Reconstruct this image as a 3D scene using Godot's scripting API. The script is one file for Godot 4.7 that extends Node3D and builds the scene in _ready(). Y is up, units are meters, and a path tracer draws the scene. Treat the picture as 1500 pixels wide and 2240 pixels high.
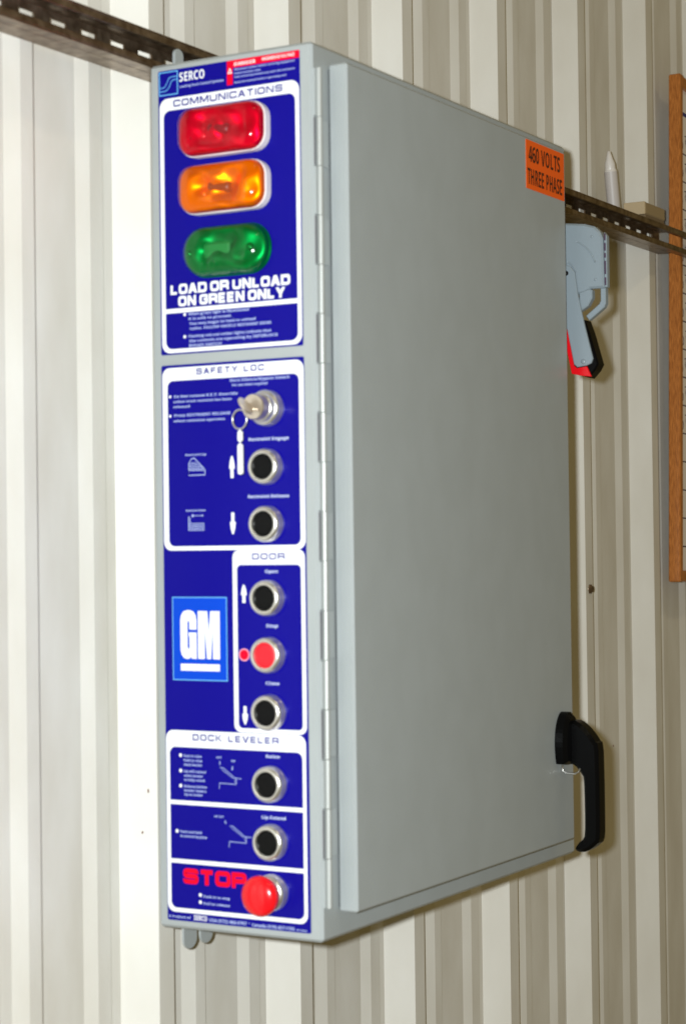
extends Node3D
# A grey wall-mounted dock control box on a steel channel against a white ribbed metal wall, lit by a camera flash.
# World: x along the wall, y up, z out of the wall. The box's back lies in z = 0, its button panel in x = 0.

const W := 0.6427        # box width, height, depth
const H := 0.914
const D := 0.2006
const PAN := -0.073      # flat of the wall sheets
const RIB := 0.0325      # height of the big ribs
var PB := Basis(Vector3(0, 0, 1), Vector3(0, 1, 0), Vector3(-1, 0, 0))   # axes of the button panel: u = z, v = y, outward = -x
var M := {}
var T := Transform3D()
var rng := RandomNumberGenerator.new()
var font: SystemFont

# ---------------------------------------------------------------- helpers
func numbered(n: String, parent: Node) -> String:
	if not parent.has_node(n): return n
	var i := 1
	while parent.has_node("%s_%03d" % [n, i]): i += 1
	return "%s_%03d" % [n, i]

func tag(o: Node, label := "", category := "", group := "", kind := ""):
	if label: o.set_meta("label", label)
	if category: o.set_meta("category", category)
	if group: o.set_meta("group", group)
	if kind: o.set_meta("kind", kind)

func node(n: String, parent: Node, at := Vector3.ZERO, basis_ := Basis()) -> Node3D:
	var o := Node3D.new()
	o.name = numbered(n, parent)
	parent.add_child(o, true)
	o.transform = Transform3D(basis_, at)
	return o

func mb(smooth := false) -> SurfaceTool:
	var st := SurfaceTool.new()
	st.begin(Mesh.PRIMITIVE_TRIANGLES)
	st.set_smooth_group(0 if smooth else 4294967295)
	return st

func put(n: String, st: SurfaceTool, mat: Material, parent: Node) -> MeshInstance3D:
	st.generate_normals()
	return put_mesh(n, st.commit(), mat, parent)

func put_mesh(n: String, m: Mesh, mat: Material, parent: Node) -> MeshInstance3D:
	var o := MeshInstance3D.new()
	o.mesh = m
	o.material_override = mat
	o.name = numbered(n, parent)
	parent.add_child(o, true)
	return o

func tri(st: SurfaceTool, a: Vector3, b: Vector3, c: Vector3):   # counter-clockwise seen from outside
	st.add_vertex(T * a); st.add_vertex(T * c); st.add_vertex(T * b)

func quad(st: SurfaceTool, a: Vector3, b: Vector3, c: Vector3, d: Vector3):
	tri(st, a, b, c); tri(st, a, c, d)

func rbox(st: SurfaceTool, lo: Vector3, hi: Vector3, b: float):   # box with chamfered edges
	var c := (lo + hi) / 2
	var h := (hi - lo) / 2
	var ax := [Vector3.RIGHT, Vector3.UP, Vector3.BACK]
	var k := h - Vector3(b, b, b)
	var pt := func(s: Vector3, main: int) -> Vector3:
		var v := Vector3(s.x * k.x, s.y * k.y, s.z * k.z)
		v[main] = s[main] * h[main]
		return c + v
	for a in 3:
		var u := (a + 1) % 3
		var w := (a + 2) % 3
		for s in [-1.0, 1.0]:
			var q := []
			for e in [[-1, -1], [1, -1], [1, 1], [-1, 1]]:
				var sv := Vector3()
				sv[a] = s; sv[u] = e[0]; sv[w] = e[1]
				q.append(pt.call(sv, a))
			if s > 0: quad(st, q[0], q[1], q[2], q[3])
			else: quad(st, q[3], q[2], q[1], q[0])
	if b <= 0.0: return
	for a in 3:
		var u := (a + 1) % 3
		var w := (a + 2) % 3
		for su in [-1.0, 1.0]:
			for sw in [-1.0, 1.0]:
				var p := Vector3(); p[a] = -1; p[u] = su; p[w] = sw
				var r := Vector3(); r[a] = 1; r[u] = su; r[w] = sw
				var q := [pt.call(p, u), pt.call(r, u), pt.call(r, w), pt.call(p, w)]
				if su * sw < 0: quad(st, q[0], q[1], q[2], q[3])
				else: quad(st, q[3], q[2], q[1], q[0])
	for sx in [-1.0, 1.0]:
		for sy in [-1.0, 1.0]:
			for sz in [-1.0, 1.0]:
				var s := Vector3(sx, sy, sz)
				if sx * sy * sz > 0: tri(st, pt.call(s, 0), pt.call(s, 1), pt.call(s, 2))
				else: tri(st, pt.call(s, 2), pt.call(s, 1), pt.call(s, 0))

func lathe(st: SurfaceTool, prof: Array, seg := 48, crisp := false):   # [radius, height] pairs, height along local z
	for i in prof.size() - 1:
		var a: Array = prof[i]
		var b: Array = prof[i + 1]
		if crisp: st.set_smooth_group(a[2] if a.size() > 2 else i + 1)
		for k in seg:
			var t0 := TAU * k / seg
			var t1 := TAU * (k + 1) / seg
			var p := func(r: Array, t: float) -> Vector3: return Vector3(r[0] * cos(t), r[0] * sin(t), r[1])
			if a[0] > 0: tri(st, p.call(a, t0), p.call(a, t1), p.call(b, t1))
			if b[0] > 0: tri(st, p.call(a, t0), p.call(b, t1), p.call(b, t0))

func rrect(u0: float, v0: float, u1: float, v1: float, r: float, n := 6) -> PackedVector2Array:
	var out := PackedVector2Array()
	var c := [Vector2(u1 - r, v1 - r), Vector2(u0 + r, v1 - r), Vector2(u0 + r, v0 + r), Vector2(u1 - r, v0 + r)]
	for k in 4:
		for i in n + 1:
			var t := PI / 2 * (k + float(i) / n)
			out.append(c[k] + Vector2(cos(t), sin(t)) * r)
	return out

func flat(st: SurfaceTool, poly: PackedVector2Array, z: float):
	var ix := Geometry2D.triangulate_polygon(poly)
	for i in range(0, ix.size(), 3):
		var a := poly[ix[i]]
		var b := poly[ix[i + 1]]
		var c := poly[ix[i + 2]]
		if (b - a).cross(c - a) < 0:
			var s := b
			b = c; c = s
		tri(st, Vector3(a.x, a.y, z), Vector3(b.x, b.y, z), Vector3(c.x, c.y, z))

func inset(poly: PackedVector2Array, d: float) -> PackedVector2Array:   # each corner moved inwards along its mitre
	var n := poly.size()
	var out := PackedVector2Array()
	for i in n:
		var e0 := (poly[i] - poly[(i + n - 1) % n]).normalized()
		var e1 := (poly[(i + 1) % n] - poly[i]).normalized()
		var n0 := Vector2(-e0.y, e0.x)
		var n1 := Vector2(-e1.y, e1.x)
		var m := (n0 + n1).normalized()
		out.append(poly[i] + m * d / maxf(0.4, m.dot(n0)))
	return out

func extrude(st: SurfaceTool, poly_: PackedVector2Array, z0: float, z1: float, b := 0.0, back := false):   # bevelled slab; poly is made counter-clockwise
	var poly := poly_.duplicate()
	if Geometry2D.is_polygon_clockwise(poly): poly.reverse()
	var top := inset(poly, b) if b > 0 else poly
	var n := poly.size()
	for i in n:
		var j := (i + 1) % n
		var a := Vector3(poly[i].x, poly[i].y, z0)
		var c := Vector3(poly[j].x, poly[j].y, z0)
		var a1 := Vector3(poly[i].x, poly[i].y, z1 - b)
		var c1 := Vector3(poly[j].x, poly[j].y, z1 - b)
		quad(st, a, c, c1, a1)
		if b > 0: quad(st, a1, c1, Vector3(top[j].x, top[j].y, z1), Vector3(top[i].x, top[i].y, z1))
	flat(st, top, z1)
	if back:
		var ix := Geometry2D.triangulate_polygon(poly)
		for i in range(0, ix.size(), 3):
			var a := poly[ix[i]]
			var p := poly[ix[i + 1]]
			var c := poly[ix[i + 2]]
			if (p - a).cross(c - a) > 0:
				var s := p
				p = c; c = s
			tri(st, Vector3(a.x, a.y, z0), Vector3(p.x, p.y, z0), Vector3(c.x, c.y, z0))

func ring(st: SurfaceTool, outer: PackedVector2Array, inner: PackedVector2Array, z: float):
	var n := outer.size()
	for i in n:
		var j := (i + 1) % n
		quad(st, Vector3(outer[i].x, outer[i].y, z), Vector3(outer[j].x, outer[j].y, z), Vector3(inner[j].x, inner[j].y, z), Vector3(inner[i].x, inner[i].y, z))

func bar(st: SurfaceTool, u0: float, v0: float, u1: float, v1: float, z: float):
	quad(st, Vector3(u0, v0, z), Vector3(u1, v0, z), Vector3(u1, v1, z), Vector3(u0, v1, z))

func stroke(st: SurfaceTool, pts: Array, closed: bool, t: float, z: float):
	var n := pts.size()
	var lft := []
	var rgt := []
	for i in n:
		var p: Vector2 = pts[i]
		var a: Vector2 = pts[(i + n - 1) % n] if closed or i > 0 else p
		var b: Vector2 = pts[(i + 1) % n] if closed or i < n - 1 else p
		var d0 := (p - a).normalized()
		var d1 := (b - p).normalized()
		if d0 == Vector2.ZERO: d0 = d1
		if d1 == Vector2.ZERO: d1 = d0
		var n0 := Vector2(-d0.y, d0.x)
		var m := (n0 + Vector2(-d1.y, d1.x)).normalized()
		if m == Vector2.ZERO: m = n0
		var o := m * t / 2 / maxf(0.45, m.dot(n0))
		lft.append(p + o); rgt.append(p - o)
	for i in (n if closed else n - 1):
		var j := (i + 1) % n
		quad(st, Vector3(rgt[i].x, rgt[i].y, z), Vector3(rgt[j].x, rgt[j].y, z), Vector3(lft[j].x, lft[j].y, z), Vector3(lft[i].x, lft[i].y, z))

func disc(st: SurfaceTool, c: Vector2, r: float, z: float, n := 20, r0 := 0.0):
	for k in n:
		var a := Vector2.from_angle(TAU * k / n)
		var b := Vector2.from_angle(TAU * (k + 1) / n)
		var p := c + a * r
		var q := c + b * r
		if r0 > 0:
			var s := c + a * r0
			var w := c + b * r0
			quad(st, Vector3(p.x, p.y, z), Vector3(q.x, q.y, z), Vector3(w.x, w.y, z), Vector3(s.x, s.y, z))
		else: tri(st, Vector3(c.x, c.y, z), Vector3(p.x, p.y, z), Vector3(q.x, q.y, z))

func tube(st: SurfaceTool, pts: Array, r: float, closed := false, seg := 10):
	var n := pts.size()
	var rings := []
	for i in n:
		var a: Vector3 = pts[(i + n - 1) % n] if closed or i > 0 else pts[i]
		var b: Vector3 = pts[(i + 1) % n] if closed or i < n - 1 else pts[i]
		var d := (b - a).normalized()
		var side := d.cross(Vector3(0.31, 0.2, 0.93)).normalized()
		var up := side.cross(d)
		var rr := []
		for k in seg:
			var t := TAU * k / seg
			rr.append(pts[i] + (side * cos(t) + up * sin(t)) * r)
		rings.append(rr)
	for i in (n if closed else n - 1):
		var j := (i + 1) % n
		for k in seg:
			var l := (k + 1) % seg
			quad(st, rings[i][l], rings[j][l], rings[j][k], rings[i][k])
	if not closed:
		for k in range(1, seg - 1):
			tri(st, rings[0][0], rings[0][k], rings[0][k + 1])
			tri(st, rings[n - 1][0], rings[n - 1][k + 1], rings[n - 1][k])

# ---------------------------------------------------------------- wide square-shouldered capitals, drawn as strokes
func glyph(c: String) -> Array:   # [width, [[points, closed, rounded corner numbers], ...]] in a unit box
	match c:
		"A": return [1.0, [[[Vector2(0.14, 0.3), Vector2(0.86, 0.3)], false, []]], [[0.0, 0.0, 0.5, 1.0], [1.0, 0.0, 0.5, 1.0]]]
		"C": return [1.0, [[[Vector2(1, 0.7), Vector2(1, 1), Vector2(0, 1), Vector2(0, 0), Vector2(1, 0), Vector2(1, 0.3)], false, [1, 2, 3, 4]]], []]
		"D": return [1.0, [[[Vector2(0, 0), Vector2(1, 0), Vector2(1, 1), Vector2(0, 1)], true, [1, 2]]], []]
		"E": return [0.9, [[[Vector2(1, 1), Vector2(0, 1), Vector2(0, 0), Vector2(1, 0)], false, []], [[Vector2(0, 0.5), Vector2(0.92, 0.5)], false, []]], []]
		"F": return [0.88, [[[Vector2(1, 1), Vector2(0, 1), Vector2(0, -0.08)], false, []], [[Vector2(0, 0.5), Vector2(0.9, 0.5)], false, []]], []]
		"G": return [1.0, [[[Vector2(1, 0.72), Vector2(1, 1), Vector2(0, 1), Vector2(0, 0), Vector2(1, 0), Vector2(1, 0.5), Vector2(0.5, 0.5)], false, [1, 2, 3, 4]]], []]
		"I": return [0.16, [], [[0.5, 0.0, 0.5, 1.0]]]
		"K": return [1.0, [], [[0.0, 0.0, 0.0, 1.0], [0.12, 0.42, 0.92, 1.0], [0.34, 0.56, 1.0, 0.0]]]
		"L": return [0.86, [[[Vector2(0, 1.08), Vector2(0, 0), Vector2(1, 0)], false, []]], []]
		"M": return [1.2, [], [[0.0, 0.0, 0.0, 1.0], [1.0, 0.0, 1.0, 1.0], [0.03, 1.0, 0.5, 0.1], [0.97, 1.0, 0.5, 0.1]]]
		"N": return [1.0, [], [[0.0, 0.0, 0.0, 1.0], [1.0, 0.0, 1.0, 1.0], [0.02, 1.0, 0.98, 0.0]]]
		"O": return [1.0, [[[Vector2(0, 0), Vector2(1, 0), Vector2(1, 1), Vector2(0, 1)], true, [0, 1, 2, 3]]], []]
		"P": return [0.95, [[[Vector2(0, 1), Vector2(1, 1), Vector2(1, 0.42), Vector2(0, 0.42)], false, [1, 2]]], [[0.0, 0.0, 0.0, 1.0]]]
		"R": return [1.0, [[[Vector2(0, 1), Vector2(1, 1), Vector2(1, 0.42), Vector2(0, 0.42)], false, [1, 2]], [[Vector2(0.62, 0.42), Vector2(1, 0.36), Vector2(1, -0.08)], false, [1]]], [[0.0, 0.0, 0.0, 1.0]]]
		"S": return [1.0, [[[Vector2(1, 0.74), Vector2(1, 1), Vector2(0, 1), Vector2(0, 0.52), Vector2(1, 0.52), Vector2(1, 0), Vector2(0, 0), Vector2(0, 0.26)], false, [1, 2, 3, 4, 5, 6]]], []]
		"T": return [0.95, [[[Vector2(-0.05, 1), Vector2(1.05, 1)], false, []]], [[0.5, 0.0, 0.5, 1.0]]]
		"U": return [1.0, [[[Vector2(0, 1.08), Vector2(0, 0), Vector2(1, 0), Vector2(1, 1.08)], false, [1, 2]]], []]
		"V": return [1.0, [], [[0.0, 1.0, 0.5, 0.0], [1.0, 1.0, 0.5, 0.0]]]
		"Y": return [1.0, [], [[0.0, 1.0, 0.5, 0.4], [1.0, 1.0, 0.5, 0.4], [0.5, 0.0, 0.5, 0.52]]]
	return [0.5, [], []]

func wide_text(st: SurfaceTool, s: String, u0: float, v0: float, u1: float, v1: float, t: float, gap: float, z: float, space := 0.5):   # extents are the outer edges of the letters
	var total := -gap
	for c in s: total += (space if c == " " else glyph(c)[0]) + gap
	var k := (u1 - u0) / total
	var x := u0
	var h := v1 - v0 - t
	for c in s:
		var gl := glyph(c)
		var w: float = maxf(gl[0] * k - t, 0.00001)
		var layer := 0
		for p in gl[1]:
			var out := []
			var n: int = p[0].size()
			for i in n:
				var a := Vector2(x + t / 2 + p[0][i].x * w, v0 + t / 2 + p[0][i].y * h)
				if i in p[2]:
					var b0: Vector2 = p[0][(i + n - 1) % n]
					var c0: Vector2 = p[0][(i + 1) % n]
					var b := Vector2(x + t / 2 + b0.x * w, v0 + t / 2 + b0.y * h)
					var e := Vector2(x + t / 2 + c0.x * w, v0 + t / 2 + c0.y * h)
					var r := 0.26 * h
					var s0 := a + (b - a).normalized() * minf(r, a.distance_to(b) * 0.5)
					var s1 := a + (e - a).normalized() * minf(r, a.distance_to(e) * 0.5)
					for q in 5:
						var f := q / 4.0
						out.append(s0.lerp(a, f).lerp(a.lerp(s1, f), f))
				else: out.append(a)
			stroke(st, out, p[1], t, z + layer * 0.06)
			layer += 1
		for q in gl[2]:   # upright or slanting bars with level ends
			var half := t * (0.5 if q[0] == q[2] else 0.62)
			var xa: float = x + t / 2 + q[0] * w
			var xb: float = x + t / 2 + q[2] * w
			var ya: float = v0 + q[1] * (v1 - v0)
			var yb: float = v0 + q[3] * (v1 - v0)
			var zz := z + layer * 0.06
			quad(st, Vector3(xa - half, ya, zz), Vector3(xa + half, ya, zz), Vector3(xb + half, yb, zz), Vector3(xb - half, yb, zz))
			layer += 1
		x += ((space if c == " " else gl[0]) + gap) * k

func print_line(s: String, u0: float, vc: float, u1: float, cap: float, mat: Material, parent: Node, z: float, n := "lettering"):   # small print set between u0 and u1 on its middle height
	var tm := TextMesh.new()
	tm.text = s
	tm.font = font
	tm.font_size = 24
	tm.pixel_size = 0.01
	tm.depth = 0.0
	tm.curve_step = 3.0
	var b := tm.get_aabb()
	var o := put_mesh(n, tm, mat, parent)
	var sx := (u1 - u0) / maxf(b.size.x, 0.001)
	var sy := cap / 0.171
	o.transform = Transform3D(Basis.from_scale(Vector3(sx, sy, 1)), Vector3((u0 + u1) / 2 - (b.position.x + b.size.x / 2) * sx, vc, z))
	var mid := 0.0855 if b.size.y < 0.01 else 0.0
	o.position.y = vc - mid * sy
	return o

# ---------------------------------------------------------------- materials
func mat(n: String, lin: Color, rough := 0.5, metal := 0.0) -> StandardMaterial3D:
	var m := StandardMaterial3D.new()
	m.resource_name = n
	m.albedo_color = lin.linear_to_srgb()
	m.roughness = rough
	m.metallic = metal
	M[n] = m
	return m

func noise(seed_: int, freq: float, oct := 4) -> FastNoiseLite:
	var f := FastNoiseLite.new()
	f.seed = seed_
	f.frequency = freq
	f.fractal_octaves = oct
	return f

func noise_tex(f: FastNoiseLite, lo: Color, hi: Color, as_normal := false, strength := 1.0) -> NoiseTexture2D:
	var t := NoiseTexture2D.new()
	t.width = 512; t.height = 512
	t.seamless = true
	t.noise = f
	if as_normal:
		t.as_normal_map = true
		t.bump_strength = strength
	else:
		var g := Gradient.new()
		g.set_color(0, lo); g.set_color(1, hi)
		t.color_ramp = g
	return t

func materials():
	var paint := mat("grey_paint", Color(0.355, 0.385, 0.385), 1.0)
	paint.albedo_texture = noise_tex(noise(5, 0.01, 5), Color(0.975, 0.975, 0.972), Color(1, 1, 1))
	paint.roughness_texture = noise_tex(noise(8, 0.012, 5), Color(0.36, 0.36, 0.36), Color(0.46, 0.46, 0.46))
	paint.normal_enabled = true
	paint.normal_texture = noise_tex(noise(3, 0.25, 2), Color(), Color(), true, 1.0)
	paint.normal_scale = 0.07
	paint.uv1_triplanar = true
	paint.uv1_world_triplanar = true
	paint.uv1_scale = Vector3(3.1, 2.3, 3.1)
	var wall := mat("wall_paint", Color(0.775, 0.76, 0.70), 0.5)
	wall.albedo_texture = noise_tex(noise(11, 0.012, 5), Color(0.93, 0.92, 0.9), Color(1, 1, 1))
	wall.uv1_triplanar = true
	wall.uv1_world_triplanar = true
	wall.uv1_scale = Vector3(1.7, 0.6, 1.7)
	for q in [["blue_print", Color(0.006, 0.004, 0.22)], ["emblem_blue", Color(0.004, 0.06, 0.55)], ["red_print", Color(0.75, 0.003, 0.025)], ["black_plastic", Color(0.0025, 0.0025, 0.0025)], ["black_cap", Color(0.006, 0.006, 0.006)]]:
		mat(q[0], q[1], 0.3).metallic_specular = 0.2
	mat("white_print", Color(0.82, 0.83, 0.84), 0.4)
	mat("label_print", Color(0.55, 0.62, 0.78), 0.4)
	mat("pale_print", Color(0.42, 0.5, 0.75), 0.4)
	mat("emblem_line", Color(0.12, 0.4, 0.75), 0.3)
	mat("chrome", Color(0.82, 0.81, 0.77), 0.29, 0.95)
	mat("nickel", Color(0.7, 0.62, 0.52), 0.32, 0.9)
	mat("red_plastic", Color(0.75, 0.006, 0.012), 0.22)
	mat("red_cap", Color(0.72, 0.008, 0.02), 0.45)
	mat("white_plastic", Color(0.78, 0.74, 0.72), 0.4)
	mat("cast_grey", Color(0.25, 0.3, 0.33), 0.28)
	var zinc := mat("zinc", Color(0.37, 0.285, 0.2), 0.34, 0.82)
	zinc.albedo_texture = noise_tex(noise(21, 0.02, 5), Color(0.6, 0.55, 0.5), Color(1, 1, 1))
	zinc.uv1_triplanar = true
	zinc.uv1_world_triplanar = true
	zinc.uv1_scale = Vector3(5, 5, 5)
	mat("gap_shade", Color(0.16, 0.155, 0.165), 0.7)  # dark colour painting the shade of the hinge gaps
	mat("hinge_steel", Color(0.44, 0.46, 0.44), 0.38, 0.25)
	var wood := mat("oak", Color(0.78, 0.3, 0.07), 0.3)
	wood.albedo_texture = noise_tex(noise(31, 0.025, 5), Color(0.62, 0.55, 0.5), Color(1.0, 1.0, 1.0))
	wood.uv1_triplanar = true
	wood.uv1_scale = Vector3(45, 3.0, 45)
	mat("board_white", Color(0.93, 0.86, 0.82), 0.3)
	mat("ink", Color(0.06, 0.03, 0.06), 0.5)
	mat("blue_ink", Color(0.03, 0.03, 0.2), 0.5)
	mat("orange_label", Color(0.9, 0.12, 0.006), 0.5)
	mat("label_ink", Color(0.05, 0.012, 0.006), 0.5)
	mat("tan_block", Color(0.55, 0.43, 0.26), 0.6)
	mat("brown_wood", Color(0.36, 0.27, 0.15), 0.6)
	mat("brown_felt", Color(0.2, 0.14, 0.075), 0.85)
	mat("tube_white", Color(0.72, 0.68, 0.63), 0.35)
	mat("tube_print", Color(0.56, 0.52, 0.49), 0.45)
	mat("speck", Color(0.2, 0.08, 0.05), 0.8)
	for k in [["red", Color(0.8, 0.0, 0.02), Color(0.72, 0.0, 0.02)], ["amber", Color(0.95, 0.15, 0.0), Color(1.0, 0.215, 0.0)], ["green", Color(0.0, 0.2, 0.03), Color(0.0, 0.21, 0.035)]]:
		var l := mat(k[0] + "_lens", k[1], 0.1)
		l.transparency = BaseMaterial3D.TRANSPARENCY_ALPHA
		l.albedo_color.a = 0.1
		l.metallic_specular = 0.36
		var r := mat(k[0] + "_reflector", k[2], 0.4, 0.85)
		r.metallic_specular = 0.2
		mat(k[0] + "_pip", k[1], 0.12).metallic_specular = 1.0
		mat(k[0] + "_bulb", k[1] * (0.2 if k[0] != "green" else 1.0), 0.4)
		mat(k[0] + "_glint_ball", k[2].lerp(Color(1, 0.75, 0.2) if k[0] == "amber" else k[2], 0.35), 0.16, 0.7)  # amber shifted to yellow: the bright hot spot put into the colour

# ---------------------------------------------------------------- setting
func build_wall():
	var wall := node("wall", self)
	tag(wall, "white ribbed metal wall sheeting behind the control box", "wall", "", "structure")
	var feet := []
	for k in range(9, 0, -1): feet.append(-0.57 - 0.302 * k)
	feet.append_array([-0.57, -0.27, 0.03, 0.327, 0.625, 0.928, 1.236, 1.545])
	for k in range(1, 8): feet.append(1.545 + 0.305 * k)
	var prof := [[0.0, 0.0], [0.0275, RIB], [0.056, RIB], [0.084, 0.0], [0.117, 0.0], [0.138, 0.006], [0.158, 0.006], [0.168, 0.0], [0.236, 0.0], [0.254, 0.006], [0.277, 0.006], [0.283, 0.0]]
	var sheets := [[0, 3], [3, 6], [6, 9], [9, 12], [12, 15], [15, 18], [18, 21], [21, 23]]
	for s in sheets:
		var st := mb()
		var line := []
		for f in range(s[0], s[1]):
			for p in prof: line.append(Vector2(feet[f] + p[0] * (feet[f + 1] - feet[f]) / 0.302, PAN + p[1]))
		var f1: int = s[1]
		line.append(Vector2(feet[f1], PAN))
		line.append(Vector2(feet[f1] + 0.0275 * 0.62, PAN + RIB * 0.62))   # laps under the next sheet's rib
		for i in line.size(): line[i].y -= 0.0008 if i >= line.size() - 2 else 0.0
		for i in line.size() - 1:
			var a: Vector2 = line[i]
			var b: Vector2 = line[i + 1]
			var mid := (a + b) / 2
			quad(st, Vector3(a.x, -1.5, a.y), Vector3(b.x, -1.5, b.y), Vector3(b.x, 2.7, b.y), Vector3(a.x, 2.7, a.y))
			# back face, 1 mm behind
			quad(st, Vector3(b.x, -1.5, b.y - 0.004), Vector3(a.x, -1.5, a.y - 0.004), Vector3(a.x, 2.7, a.y - 0.004), Vector3(b.x, 2.7, b.y - 0.004))
		put("wall_sheet", st, M.wall_paint, wall)
	var sp := mb()
	var spots := SPECKS
	for q in spots: rbox(sp, Vector3(q[0], q[1], q[2]) - Vector3(q[3], q[3] * 1.3, 0.0006) * 0.8, Vector3(q[0], q[1], q[2]) + Vector3(q[3], q[3] * 1.3, 0.0006) * 0.8, 0.0003)
	var d := put("dirt_specks", sp, M.speck, wall)
	tag(d, "", "", "", "stuff")
	var sc := mb(true)
	T = Transform3D(Basis(), Vector3(1.281, 0.3235, PAN + RIB - 0.001))
	lathe(sc, [[0.0085, 0.0], [0.0085, 0.0026], [0.006, 0.003], [0.0055, 0.0062], [0.003, 0.0066], [0.0028, 0.004], [0.0, 0.004]], 6)
	T = Transform3D()
	put("screw_head", sc, M.zinc, wall)

const SPECKS := [[-0.128, 0.10, -0.0725, 0.0016], [-0.138, 0.07, -0.0725, 0.0012], [-0.17, -0.1, -0.0725, 0.002], [0.051, 0.135, -0.048, 0.002], [0.045, 0.09, -0.0525, 0.0014], [0.602, -0.12, -0.0725, 0.0018], [0.83, -0.07, -0.0725, 0.0015], [1.12, -0.1, -0.0725, 0.0014], [1.4, -0.13, -0.0725, 0.0014], [1.03, -0.14, -0.0725, 0.0012], [1.45, 0.05, -0.0725, 0.0014], [1.53, 0.95, -0.0725, 0.0015], [0.88, -0.19, -0.0725, 0.0012]]

func build_strut():
	var o := node("steel_channel", self, Vector3(0, 0.9135, 0))
	tag(o, "long slotted steel strut channel running behind the control box", "steel channel")
	var st := mb()
	var x0 := -1.6
	var x1 := 1.615
	var h := 0.0405
	var z0 := -0.0405
	var t := 0.0025
	var sy0 := 0.0165     # slot band
	var sy1 := 0.0310
	rbox(st, Vector3(x0, t, z0), Vector3(x1, sy0, z0 + t), 0.0)
	rbox(st, Vector3(x0, sy1, z0), Vector3(x1, h - t, z0 + t), 0.0)
	var c := 0.046 - 0.0508 * 32
	var prev := x0
	while c < x1 - 0.02:
		var a := c - 0.0135
		if a > prev: rbox(st, Vector3(prev, sy0, z0), Vector3(a, sy1, z0 + t), 0.0)
		prev = c + 0.0135
		c += 0.0508
	rbox(st, Vector3(prev, sy0, z0), Vector3(x1, sy1, z0 + t), 0.0)
	rbox(st, Vector3(x0, 0, z0), Vector3(x1, t, -0.016), 0.0005)
	rbox(st, Vector3(x0, h - t, z0), Vector3(x1, h, -0.016), 0.0005)
	put("web", st, M.zinc, o)
	for s in 2:   # the lips run on in front of the white board, past the end of the web
		var l := mb()
		var ya := 0.0 if s == 0 else h - t
		var yb := t if s == 0 else h
		rbox(l, Vector3(x0, ya, -0.016), Vector3(x1 + 0.22, yb, 0.0), 0.0006)
		var la := t if s == 0 else h - 0.0095
		var lb := 0.0095 if s == 0 else h - t
		rbox(l, Vector3(x0, la, -t), Vector3(x1 + 0.22, lb, -0.0001), 0.0004)
		var ra := 0.007 if s == 0 else h - 0.0095
		rbox(l, Vector3(x0, ra, -0.0095), Vector3(x1 + 0.22, ra + t, -t - 0.0001), 0.0004)
		put("lip", l, M.zinc, o)

# ---------------------------------------------------------------- the control box
func ring_profile_bezel(r: float, d: float) -> Array:   # [radius, height, smooth group]: a grooved skirt, a rounded shoulder and a flat rim
	var p := [[r, 0.0], [r, d * 0.22, 90], [r * 0.985, d * 0.29, 90], [r * 0.96, d * 0.33], [r * 0.96, d * 0.44]]
	for k in 8:
		var t := PI / 2 * k / 7.0
		p.append([r - 0.0042 + 0.0042 * cos(t), d - 0.0062 + 0.0062 * sin(t), 91 if k < 7 else 92])
	p.append_array([[r * 0.725, d * 0.98, 93], [r * 0.695, d * 0.93, 93], [r * 0.68, d * 0.8, 94], [r * 0.68, d * 0.4]])
	return p

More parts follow.
